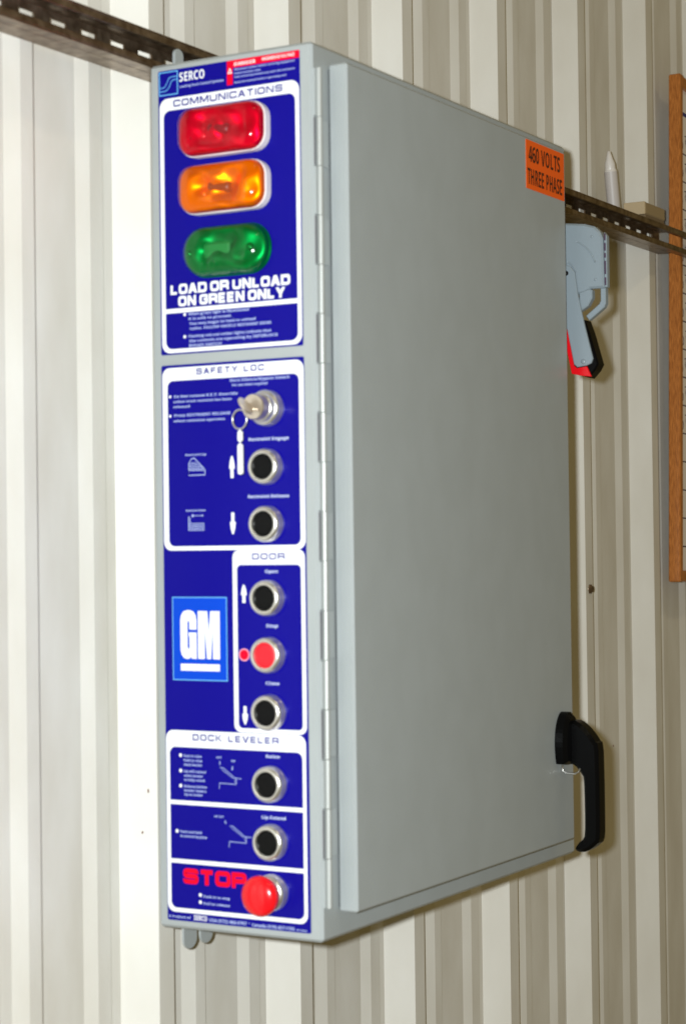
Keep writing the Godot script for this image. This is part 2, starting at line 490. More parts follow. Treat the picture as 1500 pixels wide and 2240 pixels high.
func build_box():
	var box := node("control_box", self)
	tag(box, "tall grey steel control box with blue button panel on its side", "control box")
	# body and door
	var st := mb()
	rbox(st, Vector3(0, 0, 0), Vector3(W, H, D), 0.0032)
	put("body", st, M.grey_paint, box)
	var door := mb()
	rbox(door, Vector3(0.0297, 0.027, D + 0.002), Vector3(0.587, 0.8955, 0.2244), 0.0022)
	var dr := put("door", door, M.grey_paint, box)
	var gk := mb()
	rbox(gk, Vector3(0.034, 0.031, D + 0.0002), Vector3(0.583, 0.891, D + 0.0021), 0.0)
	put("gasket", gk, M.black_cap, dr)
	# hinge
	var hg := node("hinge", box)
	var y := 0.034
	var i := 0
	while y < 0.88:
		var k := mb(true)
		T = Transform3D(Basis(Vector3.RIGHT, Vector3(0, 0, -1), Vector3(0, 1, 0)), Vector3(0.0088, y, D + 0.0034))
		lathe(k, [[0.0, 0.0002], [0.0030, 0.0002], [0.0031, 0.0004], [0.0031, 0.0497], [0.0030, 0.0499], [0.0, 0.0499]], 16, true)
		T = Transform3D()
		put("knuckle", k, M.hinge_steel, hg)
		var lf := mb()
		if i % 2 == 0: rbox(lf, Vector3(0.0025, y + 0.001, D + 0.0002), Vector3(0.0085, y + 0.0492, D + 0.0022), 0.0003)
		else: rbox(lf, Vector3(0.0087, y + 0.001, D + 0.0002), Vector3(0.0292, y + 0.0492, D + 0.0018), 0.0003)
		put("hinge_leaf", lf, M.grey_paint, hg)
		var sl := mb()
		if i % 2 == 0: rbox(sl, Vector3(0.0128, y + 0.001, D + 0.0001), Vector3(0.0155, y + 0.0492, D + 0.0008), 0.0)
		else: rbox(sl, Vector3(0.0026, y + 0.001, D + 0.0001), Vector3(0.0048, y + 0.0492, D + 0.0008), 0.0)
		put("gap_shade_strip", sl, M.gap_shade, hg)  # raised strip, coloured dark for the shade beside the barrel
		y += 0.0502
		i += 1
	# mounting tabs
	for q in [[0.041, 0.066, -1], [0.073, 0.097, -1], [0.043, 0.060, 1], [0.56, 0.585, -1], [0.56, 0.585, 1]]:
		var tb := mb()
		var w: float = (q[1] - q[0]) / 2
		var poly := PackedVector2Array()
		poly.append(Vector2(-w, -0.004)); poly.append(Vector2(w, -0.004))
		for a in 9: poly.append(Vector2(cos(PI * a / 8) * w, 0.022 + sin(PI * a / 8) * w * 0.85))
		T = Transform3D(Basis(Vector3.RIGHT, Vector3(0, q[2], 0), Vector3(0, 0, q[2])), Vector3((q[0] + q[1]) / 2, 0.0 if q[2] < 0 else H, 0.0005 if q[2] > 0 else 0.0035))
		extrude(tb, poly, 0.0, 0.003, 0.0006, true)
		T = Transform3D()
		put("mounting_tab", tb, M.grey_paint, box)
	build_labels(box)
	build_lights(box)
	build_buttons(box)
	build_disconnect(box)
	build_door_fittings(dr)

func build_labels(box: Node3D):
	var s := 0.001
	T = Transform3D(Basis.from_scale(Vector3(s, s, s)), Vector3.ZERO)
	var one := node("upper_label", box, Vector3.ZERO, PB)
	var sh := mb()
	extrude(sh, rrect(11.5, 604.5, 187, 906.5, 2.0), 0.02, 0.3)
	put("blue_sheet", sh, M.blue_print, one)
	var two := node("lower_label", box, Vector3.ZERO, PB)
	sh = mb()
	extrude(sh, rrect(11.5, 8.5, 187.5, 593.5, 2.0), 0.02, 0.3)
	put("blue_sheet", sh, M.blue_print, two)
	# white borders
	var b := mb()
	ring(b, rrect(13.2, 606.2, 185.8, 876.4, 10), rrect(18.2, 610.4, 181.2, 863.3, 8), 0.5)
	bar(b, 18.2, 648.3, 181.2, 653.0, 0.5)
	put("white_border", b, M.white_print, one)
	b = mb()
	ring(b, rrect(12.8, 397.6, 186.8, 590.5, 9), rrect(19.2, 402.0, 181.3, 576.7, 7), 0.5)
	ring(b, rrect(98.4, 209.2, 185.6, 397.4, 8), rrect(103.6, 213.4, 181.0, 382.0, 5), 0.5)
	ring(b, rrect(12.2, 17.6, 184.0, 208.6, 9), rrect(16.8, 22.0, 180.0, 191.0, 7), 0.5)
	bar(b, 16.8, 130.6, 180.0, 135.0, 0.5)
	bar(b, 16.8, 69.0, 180.0, 73.4, 0.5)
	put("white_border", b, M.white_print, two)
	# headings in blue on white
	var h := mb()
	wide_text(h, "COMMUNICATIONS", 31, 866.6, 166.4, 873.9, 1.6, 0.18, 0.7)
	put("heading", h, M.blue_print, one)
	for q in [["SAFETY LOC", 56, 581.9, 140, 588.4, 1.4, 0.26], ["DOOR", 122.5, 387.4, 162, 393.9, 1.4, 0.22], ["DOCK LEVELER", 46, 198.5, 152, 205.2, 1.45, 0.24]]:
		h = mb()
		wide_text(h, q[0], q[1], q[2], q[3], q[4], q[5], q[6], 0.7)
		put("heading", h, M.blue_print, two)
	for q in [["LOAD OR UNLOAD", 24.6, 667.8, 172.4, 678.6], ["ON GREEN ONLY", 34.2, 655.0, 166, 665.8]]:
		h = mb()
		wide_text(h, q[0], q[1], q[2], q[3], q[4], 2.9, 0.1, 0.5, 0.2)
		put("lettering", h, M.white_print, one)
	# company mark and warning at the top
	var lg := mb()
	ring(lg, rrect(12.6, 879.8, 37.0, 905.2, 0.6, 1), rrect(13.8, 881.0, 35.8, 904.0, 0.6, 1), 0.5)
	for q in [[Vector2(13.8, 888.2), Vector2(19.5, 888.8), Vector2(23.0, 893.0), Vector2(26.6, 898.4), Vector2(35.8, 899.0)], [Vector2(13.8, 884.6), Vector2(22.0, 885.0), Vector2(26.5, 889.6), Vector2(29.6, 895.0), Vector2(35.8, 895.6)]]:
		var c := []
		for k in 17:
			var f := k / 16.0 * 4.0
			var i := mini(int(f), 3)
			c.append((q[i] as Vector2).cubic_interpolate(q[i + 1], q[maxi(i - 1, 0)], q[mini(i + 2, 4)], f - i))
		stroke(lg, c, false, 0.9, 0.55)
	put("company_mark", lg, M.emblem_line, one)
	print_line("SERCO", 39, 897.2, 70.5, 9.6, M.white_print, one, 0.0005)
	print_line("Loading Dock Control Systems", 39, 887.2, 94.5, 2.6, M.pale_print, one, 0.0005)
	var rd := mb()
	bar(rd, 98.6, 881.0, 105.8, 898.4, 0.45)
	bar(rd, 98.6, 898.4, 186.6, 906.3, 0.45)
	put("warning_band", rd, M.red_print, one)
	var tr := mb()
	stroke(tr, [Vector2(100.3, 893.2), Vector2(104.6, 893.2), Vector2(102.5, 897.6)], true, 0.9, 0.6)
	put("warning_triangle", tr, M.white_print, one)
	print_line("DANGER", 108, 901.8, 134, 3.6, M.white_print, one, 0.0007)
	print_line("HAZARDOUS VOLTAGE", 142, 902.6, 181, 3.2, M.white_print, one, 0.0007)
	for q in [["Disconnect power before servicing equipment", 108, 896.3, 181], ["Follow lockout rules", 108, 892.2, 140], ["Only trained personnel may open this enclosure", 108, 888.4, 181], ["Read the manual before operating unit", 108, 882.8, 171]]:
		print_line(q[0], q[1], q[2], q[3], 1.9, M.pale_print, one, 0.0005)
	for q in [["When green light is illuminated", 47, 645.2, 122], ["it is safe to proceed.", 47, 640.2, 101], ["You may begin to load or unload", 48, 635.0, 130], ["trailer. FOLLOW VEHICLE RESTRAINT SIGNS", 48.5, 629.8, 149], ["Flashing red and amber lights indicate that", 47, 621.8, 149], ["the controls are operating by INTERLOCK", 47.5, 616.8, 157], ["BYPASS SWITCH", 47.5, 611.9, 88]]:
		print_line(q[0], q[1], q[2] + 0.9, q[3], 2.7, M.pale_print, one, 0.0005)
	for q in [[42.2, 646.0], [42.0, 622.6]]:
		var bl := mb()
		disc(bl, Vector2(q[0], q[1]), 1.7, 0.5)
		put("bullet", bl, M.white_print, one)
	# safety section
	for q in [["Horn Silence/Bypass Switch", 98, 573.6, 170, 2.7], ["For use when required", 100.5, 568.6, 143.5, 2.5], ["Do Not remove K.E.Y. Override", 27.5, 560.0, 107, 2.7], ["unless truck restraint has been", 26.8, 554.6, 99.5, 2.5], ["released.", 26.6, 549.2, 48.5, 2.5], ["Press RESTRAINT RELEASE", 27.5, 540.0, 98, 2.7], ["when restraint operates", 26.5, 534.2, 91, 2.5]]:
		print_line(q[0], q[1], q[2], q[3], q[4], M.pale_print, two, 0.0005)
	for q in [["Restraint Engage", 120, 511.4, 168.4], ["Restraint Release", 118.5, 452.4, 168], ["Open", 138, 375.2, 153.2], ["Stop", 138.6, 319.4, 152.6], ["Close", 137.2, 260.5, 153.6], ["Raise", 136.4, 185.7, 152.8], ["Lip Extend", 130.5, 123.2, 159]]:
		print_line(q[0], q[1], q[2], q[3], 3.2, M.label_print, two, 0.0005)
	for q in [["Restraint Up", 41.2, 498, 67], ["Restraint Down", 41.1, 439.5, 65.5], ["OUT", 75.5, 182, 82, ], ["UP", 94, 179, 98.5], ["LIP OUT", 72, 120.6, 84]]:
		print_line(q[0], q[1], q[2], q[3], 2.0, M.pale_print, two, 0.0005)
	for q in [["Push to raise", 34.5, 182.0, 57], ["Hold to raise", 34.5, 177.4, 57.5], ["dock leveler", 34.5, 172.8, 57.5], ["Lip will extend", 34.5, 165.9, 62], ["when leveler", 34.5, 161.3, 58.5], ["is fully raised", 35.0, 156.9, 60.5], ["Release button", 34.5, 150.2, 63], ["leveler lowers", 34.5, 145.8, 62.5], ["lip to trailer", 35.0, 141.6, 58], ["Push and hold", 29, 102.4, 56], ["to extend lip plate", 29, 97.8, 62.5], ["Push in to stop", 57.5, 36.3, 90], ["Pull to release", 57.5, 29.0, 90]]:
		print_line(q[0], q[1], q[2], q[3], 2.5, M.pale_print, two, 0.0005)
	for q in [[30.4, 182.4, 1.9], [30.4, 166.2, 1.9], [30.2, 150.4, 1.9], [24.9, 102.6, 1.9], [53.4, 37.4, 1.9], [53.4, 30.0, 1.9], [22.4, 560.2, 1.5], [22.2, 539.6, 1.5]]:
		var bl := mb()
		disc(bl, Vector2(q[0], q[1]), q[2], 0.5)
		put("bullet", bl, M.white_print, two)
	print_line("A Product of", 13.2, 12.6, 41, 2.5, M.pale_print, two, 0.0005)
	print_line("SERCO", 45, 13.4, 61.5, 5.4, M.white_print, two, 0.0005)
	print_line("USA (972) 466-0707", 64.5, 12.4, 110.5, 3.3, M.pale_print, two, 0.0005)
	print_line("·", 112.8, 13.2, 114.2, 3.3, M.pale_print, two, 0.0005)
	print_line("Canada (519) 437-1155", 117, 11.8, 168, 3.3, M.pale_print, two, 0.0005)
	print_line("PN 4-8020", 170.5, 11.0, 182.5, 1.6, M.pale_print, two, 0.0005)
	# pictograms, arrows
	var pc := mb()
	stroke(pc, [Vector2(45.2, 476.5), Vector2(65.4, 476.5), Vector2(65.4, 481.6), Vector2(45.2, 481.6)], true, 0.8, 0.5)
	for k in 5: stroke(pc, [Vector2(45.6, 483 + k * 1.6), Vector2(65.2 - k * 2.6, 483 + k * 1.6)], false, 0.55, 0.5)
	stroke(pc, [Vector2(48.5, 493.6), Vector2(52, 494.4), Vector2(64.5, 483)], false, 0.8, 0.5)
	stroke(pc, [Vector2(45.2, 476.5), Vector2(45.2, 489), Vector2(48.5, 493.6)], false, 0.7, 0.5)
	put("pictogram", pc, M.pale_print, two)
	pc = mb()
	for k in 6: stroke(pc, [Vector2(44.6, 418.6 + k * 1.45), Vector2(64.0, 418.6 + k * 1.45)], false, 0.55, 0.5)
	stroke(pc, [Vector2(44.4, 418.2), Vector2(44.4, 433.4)], false, 0.9, 0.5)
	stroke(pc, [Vector2(46.2, 426), Vector2(46.2, 432)], false, 0.6, 0.5)
	disc(pc, Vector2(49.6, 434), 1.4, 0.5)
	stroke(pc, [Vector2(52, 434), Vector2(60.5, 434)], false, 0.6, 0.5)
	disc(pc, Vector2(61.6, 434), 0.9, 0.5)
	put("pictogram", pc, M.pale_print, two)
	for q in [[Vector2(0, 0), 1.0], [Vector2(11.4, -59.9), 1.0]]:
		pc = mb()
		var d: Vector2 = q[0]
		stroke(pc, [Vector2(79.6, 171.4) + d, Vector2(83.6, 171.4) + d, Vector2(98.2, 161.4) + d, Vector2(106, 161.2) + d], false, 0.55, 0.5)
		stroke(pc, [Vector2(82, 169.6) + d, Vector2(96.6, 160.6) + d], false, 0.4, 0.5)
		stroke(pc, [Vector2(99.8, 161.2) + d, Vector2(99.6, 155.0) + d, Vector2(79.2, 155.4) + d, Vector2(78.6, 149.6) + d], false, 0.55, 0.5)
		stroke(pc, [Vector2(98.4, 160.6) + d, Vector2(98.2, 156.4) + d], false, 0.4, 0.5)
		if d == Vector2.ZERO:
			stroke(pc, [Vector2(79.6, 174.4), Vector2(79.6, 178.2)], false, 0.9, 0.5)
			stroke(pc, [Vector2(94.6, 169.6), Vector2(95.4, 173.4)], false, 1.0, 0.5)
		else: stroke(pc, [Vector2(86.4, 113.6), Vector2(85.0, 117.0)], false, 0.9, 0.5)
		put("pictogram", pc, M.pale_print, two)
	for q in [[99.1, 483.6, 11.4, 1], [99.4, 425.2, 11.2, -1], [111.8, 352.2, 9.4, 1], [111.6, 226.8, 9.4, -1]]:
		var ar := mb()
		var e: float = q[2]
		var g: float = q[3]
		var poly := PackedVector2Array()
		for p in [Vector2(-2.1, -e), Vector2(2.1, -e), Vector2(2.1, -1.5), Vector2(4.1, -1.5), Vector2(3.0, e * 0.5), Vector2(0.9, e), Vector2(-0.9, e), Vector2(-3.0, e * 0.5), Vector2(-4.1, -1.5), Vector2(-2.1, -1.5)]:
			poly.append(Vector2(q[0] + p.x * 0.86 * g, q[1] + p.y * g))
		flat(ar, poly, 0.5)
		put("arrow", ar, M.white_print, two)
	var dt := mb()
	disc(dt, Vector2(111.4, 289.2), 5.3, 0.6, 28)
	put("stop_dot", dt, M.red_print, two)
	dt = mb()
	disc(dt, Vector2(111.4, 289.2), 6.6, 0.5, 28, 5.3)
	put("stop_dot_rim", dt, mat("pink_print", Color(0.75, 0.3, 0.42), 0.4), two)
	h = mb()
	wide_text(h, "STOP", 32.0, 48.0, 111.0, 64.2, 4.9, 0.06, 0.5)
	put("lettering", h, M.red_print, two)
	# emblem
	var em := mb()
	bar(em, 23.1, 262.3, 89.6, 347.7, 0.5)
	put("emblem", em, M.emblem_blue, two)
	em = mb()
	ring(em, rrect(22.0, 261.2, 90.7, 348.8, 0.4, 1), rrect(23.1, 262.3, 89.6, 347.7, 0.4, 1), 0.5)
	put("emblem_rim", em, M.emblem_line, two)
	em = mb()
	var g_ := PackedVector2Array([Vector2(43.6, 314.6), Vector2(43.6, 322.4), Vector2(42.4, 324.0), Vector2(41.2, 322.4), Vector2(41.2, 295.6), Vector2(42.4, 294.0), Vector2(43.6, 295.6), Vector2(43.6, 307.8), Vector2(42.6, 307.8), Vector2(42.6, 311.6), Vector2(52.6, 311.6), Vector2(52.6, 284), Vector2(46.6, 284), Vector2(45.8, 286), Vector2(43.4, 284.2), Vector2(40.2, 283.6), Vector2(36.4, 284.8), Vector2(33.6, 288), Vector2(32.2, 293), Vector2(32.2, 325), Vector2(33.4, 330), Vector2(36.2, 333.6), Vector2(40.4, 334.8), Vector2(44.8, 334.8), Vector2(48.8, 333.4), Vector2(51.4, 330), Vector2(52.6, 325), Vector2(52.6, 314.6)])
	flat(em, g_, 0.7)
	var m_ := PackedVector2Array([Vector2(54.4, 284), Vector2(54.4, 334), Vector2(66.2, 334), Vector2(68.1, 312), Vector2(70.0, 334), Vector2(81.6, 334), Vector2(81.6, 284), Vector2(73.0, 284), Vector2(73.0, 316), Vector2(70.4, 284), Vector2(65.6, 284), Vector2(62.8, 316), Vector2(62.8, 284)])
	flat(em, m_, 0.7)
	bar(em, 32.2, 271.4, 81.2, 278.6, 0.7)
	put("emblem_letters", em, M.white_print, two)
	T = Transform3D()
	for n in [one, two]:
		for c in n.get_children():
			if c.mesh is TextMesh:
				c.transform = Transform3D(Basis.from_scale(Vector3(c.transform.basis.x.x * s, c.transform.basis.y.y * s, 1)), Vector3(c.position.x * s, c.position.y * s, c.position.z))

func reach(t: float, a: float, b: float, r: float) -> float:   # from the middle of a rounded rectangle to its edge
	var d := Vector2(cos(t), sin(t))
	var lo := 0.0
	var hi := a + b
	for i in 30:
		var m := (lo + hi) / 2
		var q := Vector2(absf(d.x) * m - (a - r), absf(d.y) * m - (b - r))
		var f := Vector2(maxf(q.x, 0), maxf(q.y, 0)).length() + minf(maxf(q.x, q.y), 0.0) - r
		if f < 0: lo = m
		else: hi = m
	return lo

func dome(st: SurfaceTool, a: float, b: float, r: float, z0: float, h: float, flatness: float, wob := 0.0, nz: FastNoiseLite = null):
	var seg := 72
	var rings := 18
	var rows := []
	for i in rings + 1:
		var s := 1.0 - pow(1.0 - float(i) / rings, 1.8)
		var z := z0 + h * pow(maxf(1.0 - pow(s, flatness), 0.0), 0.5)
		var row := []
		for k in seg:
			var t := TAU * k / seg
			var d := reach(t, a, b, r) * s
			var p := Vector3(d * cos(t), d * sin(t), z)
			if wob > 0: p.z -= wob * (0.5 + 0.5 * nz.get_noise_2d(p.x * 1000, p.y * 1000)) * (1.0 - s * s)
			row.append(p)
		rows.append(row)
	for i in rings:
		for k in seg:
			var l := (k + 1) % seg
			if i == 0: tri(st, rows[0][0], rows[1][k], rows[1][l])
			else: quad(st, rows[i][k], rows[i + 1][k], rows[i + 1][l], rows[i][l])

func build_lights(box: Node3D):
	var col := ["red", "amber", "green"]
	var ys := [0.8335, 0.7735, 0.7088]
	for i in 3:
		var o := node("signal_light", box, Vector3(-0.0003, ys[i], 0.0985), PB)
		tag(o, ["red signal light", "amber signal light", "oval green signal light"][i])
		var oval: bool = i == 2
		var a := 0.0518
		var b := 0.0258 if oval else 0.0250
		var r := b * (0.97 if oval else 0.66)
		var bs := mb()
		var base := PackedVector2Array()
		for k in 72:
			var t := TAU * k / 72
			base.append(Vector2(cos(t), sin(t)) * (reach(t, a, b, r) + 0.0008))
		extrude(bs, base, 0.0004, 0.0105 if not oval else 0.003, 0.0008)
		put("base", bs, M.white_plastic if not oval else M.green_reflector, o)
		var nz := noise([43, 57, 46][i], 0.034, 1)
		var rf := mb(true)
		dome(rf, a * 0.99, b * 0.985, r * 0.985, 0.0108 if not oval else 0.0032, 0.0150 if not oval else 0.0165, 4.0, 0.016, nz)
		put("reflector", rf, M[col[i] + "_reflector"], o)
		var bu := mb(true)
		if oval:
			bu = mb()
			rbox(bu, Vector3(-0.023, -0.008, 0.010), Vector3(0.009, 0.0075, 0.0142), 0.002)
		else:
			T = Transform3D(Basis(Vector3(0, 0, 1), Vector3(0, 1, 0), Vector3(-1, 0, 0)).rotated(Vector3(0, 0, 1), -0.12), Vector3(0.013, -0.002, 0.0160))
			lathe(bu, [[0.0, 0.0], [0.0052, 0.0], [0.0058, 0.004], [0.0042, 0.008], [0.0042, 0.018], [0.0052, 0.022], [0.0045, 0.025], [0.0, 0.026]], 20)
			T = Transform3D()
		put("bulb", bu, M[col[i] + "_bulb"], o)
		for q in ([[-0.036, 0.003, 0.0165, 0.0062], [-0.033, -0.006, 0.0165, 0.004]] if not oval else [[0.036, -0.001, 0.0155, 0.0045], [-0.040, -0.002, 0.0125, 0.004]]):  # balls added behind the lens as its glints and hot spots
			var sp := mb(true)
			T = Transform3D(Basis(), Vector3(q[0], q[1], q[2]))
			var arc := []
			for k in 9: arc.append([q[3] * cos(PI / 2 * k / 8.0), q[3] * sin(PI / 2 * k / 8.0)])
			lathe(sp, arc, 18)
			T = Transform3D()
			put("glint_ball", sp, M[col[i] + "_glint_ball"], o)
		var ln := mb(true)
		dome(ln, a, b, r, 0.0103 if not oval else 0.0026, 0.0180 if not oval else 0.0220, 7.0 if not oval else 4.5)
		put("lens", ln, M[col[i] + "_lens"], o)
		for q in ([[-0.0115, -0.0085, 0.0274, 0.0021], [-0.0115, -0.001, 0.0278, 0.0011], [-0.0115, 0.006, 0.0278, 0.0011], [-0.0115, 0.013, 0.0275, 0.0011]] if not oval else [[-0.019, -0.0145, 0.0215, 0.0012], [-0.011, -0.0145, 0.0217, 0.0012], [-0.003, -0.0145, 0.0217, 0.0011]]):   # moulded pips
			var pip := mb(true)
			T = Transform3D(Basis(), Vector3(q[0], q[1], q[2]))
			var arc := []
			for k in 7: arc.append([q[3] * cos(PI / 2 * k / 6.0), q[3] * sin(PI / 2 * k / 6.0)])
			lathe(pip, arc, 14)
			T = Transform3D()
			put("pip", pip, M[col[i] + "_pip"], o)

func build_buttons(box: Node3D):
	var bz := mb(true)
	# facets stay crisp: each band is its own smooth group
	lathe(bz, ring_profile_bezel(0.0187, 0.0125), 56, true)
	bz.generate_normals()
	var bezel := bz.commit()
	var cp := mb(true)
	lathe(cp, [[0.0127, 0.004], [0.0127, 0.0098], [0.0119, 0.0106], [0.006, 0.0103], [0.0, 0.0102]], 40)
	cp.generate_normals()
	var cap := cp.commit()
	var ys := {0.4826: "", 0.424: "", 0.348: "", 0.2897: "red stop push button", 0.2308: "", 0.1578: "", 0.0985: ""}
	for y in ys:
		var o := node("push_button", box, Vector3(-0.0003, y, 0.1427), PB)
		if ys[y]: tag(o, ys[y])
		put_mesh("bezel", bezel, M.chrome, o)
		put_mesh("cap", cap, M.red_cap if ys[y] else M.black_cap, o)
	# mushroom stop button
	var e := node("emergency_stop", box, Vector3(-0.0003, 0.0472, 0.1427), PB)
	tag(e, "large red mushroom stop button")
	put_mesh("bezel", bezel, M.chrome, e)
	var nk := mb(true)
	lathe(nk, [[0.0125, 0.005], [0.0125, 0.017], [0.0145, 0.0175], [0.0145, 0.021]], 40)
	put("collar", nk, M.chrome, e)
	var mu := mb(true)
	lathe(mu, [[0.0125, 0.0195], [0.019, 0.0205], [0.0205, 0.0225], [0.0206, 0.0265], [0.0196, 0.0295], [0.016, 0.0325], [0.010, 0.0345], [0.005, 0.0353], [0.0, 0.0355]], 56)
	put("mushroom_cap", mu, M.red_plastic, e)
	# key switch
	var k := node("key_switch", box, Vector3(-0.0003, 0.5425, 0.1445), PB)
	tag(k, "chrome key switch")
	put_mesh("bezel", bezel, M.chrome, k)
	var ba := mb(true)
	lathe(ba, [[0.0150, 0.006], [0.0150, 0.017], [0.0140, 0.0185], [0.0128, 0.0188]], 48)
	put("collar", ba, M.chrome, k)
	ba = mb(true)
	lathe(ba, [[0.0132, 0.01], [0.0130, 0.0295], [0.0122, 0.031], [0.0, 0.0312]], 48, true)
	put("barrel", ba, M.nickel, k)

func build_key():
	var o := node("key", self, Vector3(-0.0318, 0.5425, 0.1445), PB)
	tag(o, "small key on a ring with a white tag, left in the key switch", "key")
	var st := mb()
	var poly := PackedVector2Array()
	T = Transform3D(Basis(Vector3(0, 0, 1), Vector3(-0.62, 0.785, 0).normalized(), Vector3(-0.785, -0.62, 0).normalized()), Vector3.ZERO)
	for k in 24:
		var t := TAU * k / 24
		poly.append(Vector2(0.0125 + 0.0085 * cos(t), 0.0105 * sin(t)))
	extrude(st, poly, -0.0012, 0.0012, 0.0004, true)
	rbox(st, Vector3(-0.002, -0.0042, -0.0010), Vector3(0.008, 0.0042, 0.0010), 0.0003)
	T = Transform3D()
	put("bow", st, M.nickel, o)
	var rg := mb(true)
	var c := []
	for k in 32: c.append(Vector3(-0.0045 + 0.0098 * cos(TAU * k / 32), -0.0135 + 0.0098 * sin(TAU * k / 32), 0.0165 + 0.002 * cos(TAU * k / 32)))
	tube(rg, c, 0.0008, true, 8)
	put("ring", rg, M.chrome, o)
	var tg := mb()
	T = Transform3D(Basis(), Vector3(-0.0035, 0, 0.0175))
	extrude(tg, rrect(-0.0026, -0.0360, 0.0026, -0.0250, 0.0022), -0.0012, 0.0012, 0.0005, true)
	extrude(tg, rrect(-0.0028, -0.0690, 0.0028, -0.0382, 0.0024), -0.0012, 0.0012, 0.0005, true)
	T = Transform3D(Basis(), Vector3.ZERO)
	tube(tg, [Vector3(-0.0035, -0.0232, 0.0175), Vector3(-0.0035, -0.0395, 0.0175)], 0.0007)
	put("tag", tg, M.white_print, o)

func poly_mm(pts: Array) -> PackedVector2Array:
	var out := PackedVector2Array()
	for p in pts: out.append(Vector2(p[0], p[1]) * 0.001)
	return out

func rounded(p: PackedVector2Array, n := 3) -> PackedVector2Array:   # a closed outline drawn as a smooth curve through its points
	var out := PackedVector2Array()
	var m := p.size()
	for i in m:
		for k in n: out.append(p[i].cubic_interpolate(p[(i + 1) % m], p[(i + m - 1) % m], p[(i + 2) % m], float(k) / n))
	return out

func build_disconnect(box: Node3D):
	var o := node("disconnect_handle", box, Vector3(0.618, 0, 0), PB)
	tag(o, "grey disconnect lever with red and black grip")
	var st := mb()
	var plate := [[199, 812], [236, 807.5], [250, 803], [257, 796], [261, 787], [262, 724], [243, 724], [236, 719], [199, 716]]
	extrude(st, poly_mm(plate), -0.012, 0.0, 0.0025, true)
	put("plate", st, M.cast_grey, o)
	for q in [[0.047, 0.3, 1.15], [0.0185, 0.2, 1.2]]:   # cast ridges
		var cv := mb(true)
		var arc := []
		for k in 13:
			var t: float = lerpf(q[1], q[2], k / 12.0)
			arc.append(Vector3(0.206 + q[0] * cos(t), 0.743 + q[0] * sin(t), 0.0))
		tube(cv, arc, 0.0011)
		put("ridge", cv, M.cast_grey, o)
	var tg := mb()
	extrude(tg, poly_mm([[262.3, 795], [266, 790], [266, 724.5], [262.3, 724.5]]), -0.010, -0.002, 0.0006, true)
	put("name_strip", tg, M.cast_grey, o)
	for q in [[784, 793], [771, 781], [762, 768], [741, 758], [727, 737]]:
		var mk := mb()
		bar(mk, 0.2625, q[0] * 0.001, 0.2648, q[1] * 0.001, -0.0017)
		put("marking", mk, M.ink, o)
	var hp := mb()
	extrude(hp, poly_mm([[256, 724], [263, 724], [263, 704], [260.5, 699], [240, 684], [235.5, 690], [254, 704], [256, 708]]), -0.012, -0.003, 0.001, true)
	put("hasp", hp, M.cast_grey, o)
	var lk := mb()
	extrude(lk, poly_mm([[228, 720], [241, 724], [246, 722], [246, 712], [240, 702], [228, 695]]), -0.009, 0.001, 0.0015, true)
	put("catch", lk, M.cast_grey, o)
	# lever with its grip
	var lv := mb()
	extrude(lv, poly_mm([[202, 756], [210, 757], [219, 754], [225, 746], [229, 716], [238, 676], [248.5, 634], [246, 628], [240, 625.5], [227, 624], [222.5, 628], [214, 672], [204, 700], [199, 720]]), 0.004, 0.0075, 0.001, true)
	put("lever", lv, M.cast_grey, o)
	var gr := mb()
	extrude(gr, poly_mm([[215, 690], [237, 684], [243, 668], [254.5, 627], [250, 619], [241, 610], [228, 614], [220, 617], [211, 662]]), -0.016, 0.0038, 0.002, true)
	put("grip", gr, M.black_plastic, o)
	var rd := mb()
	extrude(rd, poly_mm([[206, 696], [213, 676], [222.0, 627], [226, 623], [240, 624.5], [246, 611], [234, 612.5], [219, 616], [209, 664]]), 0.004, 0.0068, 0.0006, true)
	put("red_edge", rd, M.red_plastic, o)
	for q in [[214, 745, 0.0032], [236, 630.5, 0.0036], [247, 790, 0.002], [251, 735, 0.002]]:
		var rv := mb(true)
		T = Transform3D(Basis(), Vector3(q[0] * 0.001, q[1] * 0.001, 0.0072 if q[2] > 0.003 else 0.0))
		var r: float = q[2]
		lathe(rv, [[r, 0.0], [r * 0.9, r * 0.35], [r * 0.5, r * 0.6], [0.0, r * 0.66]], 16)
		T = Transform3D()
		put("rivet", rv, M.black_plastic if q[0] == 214 else M.cast_grey, o)

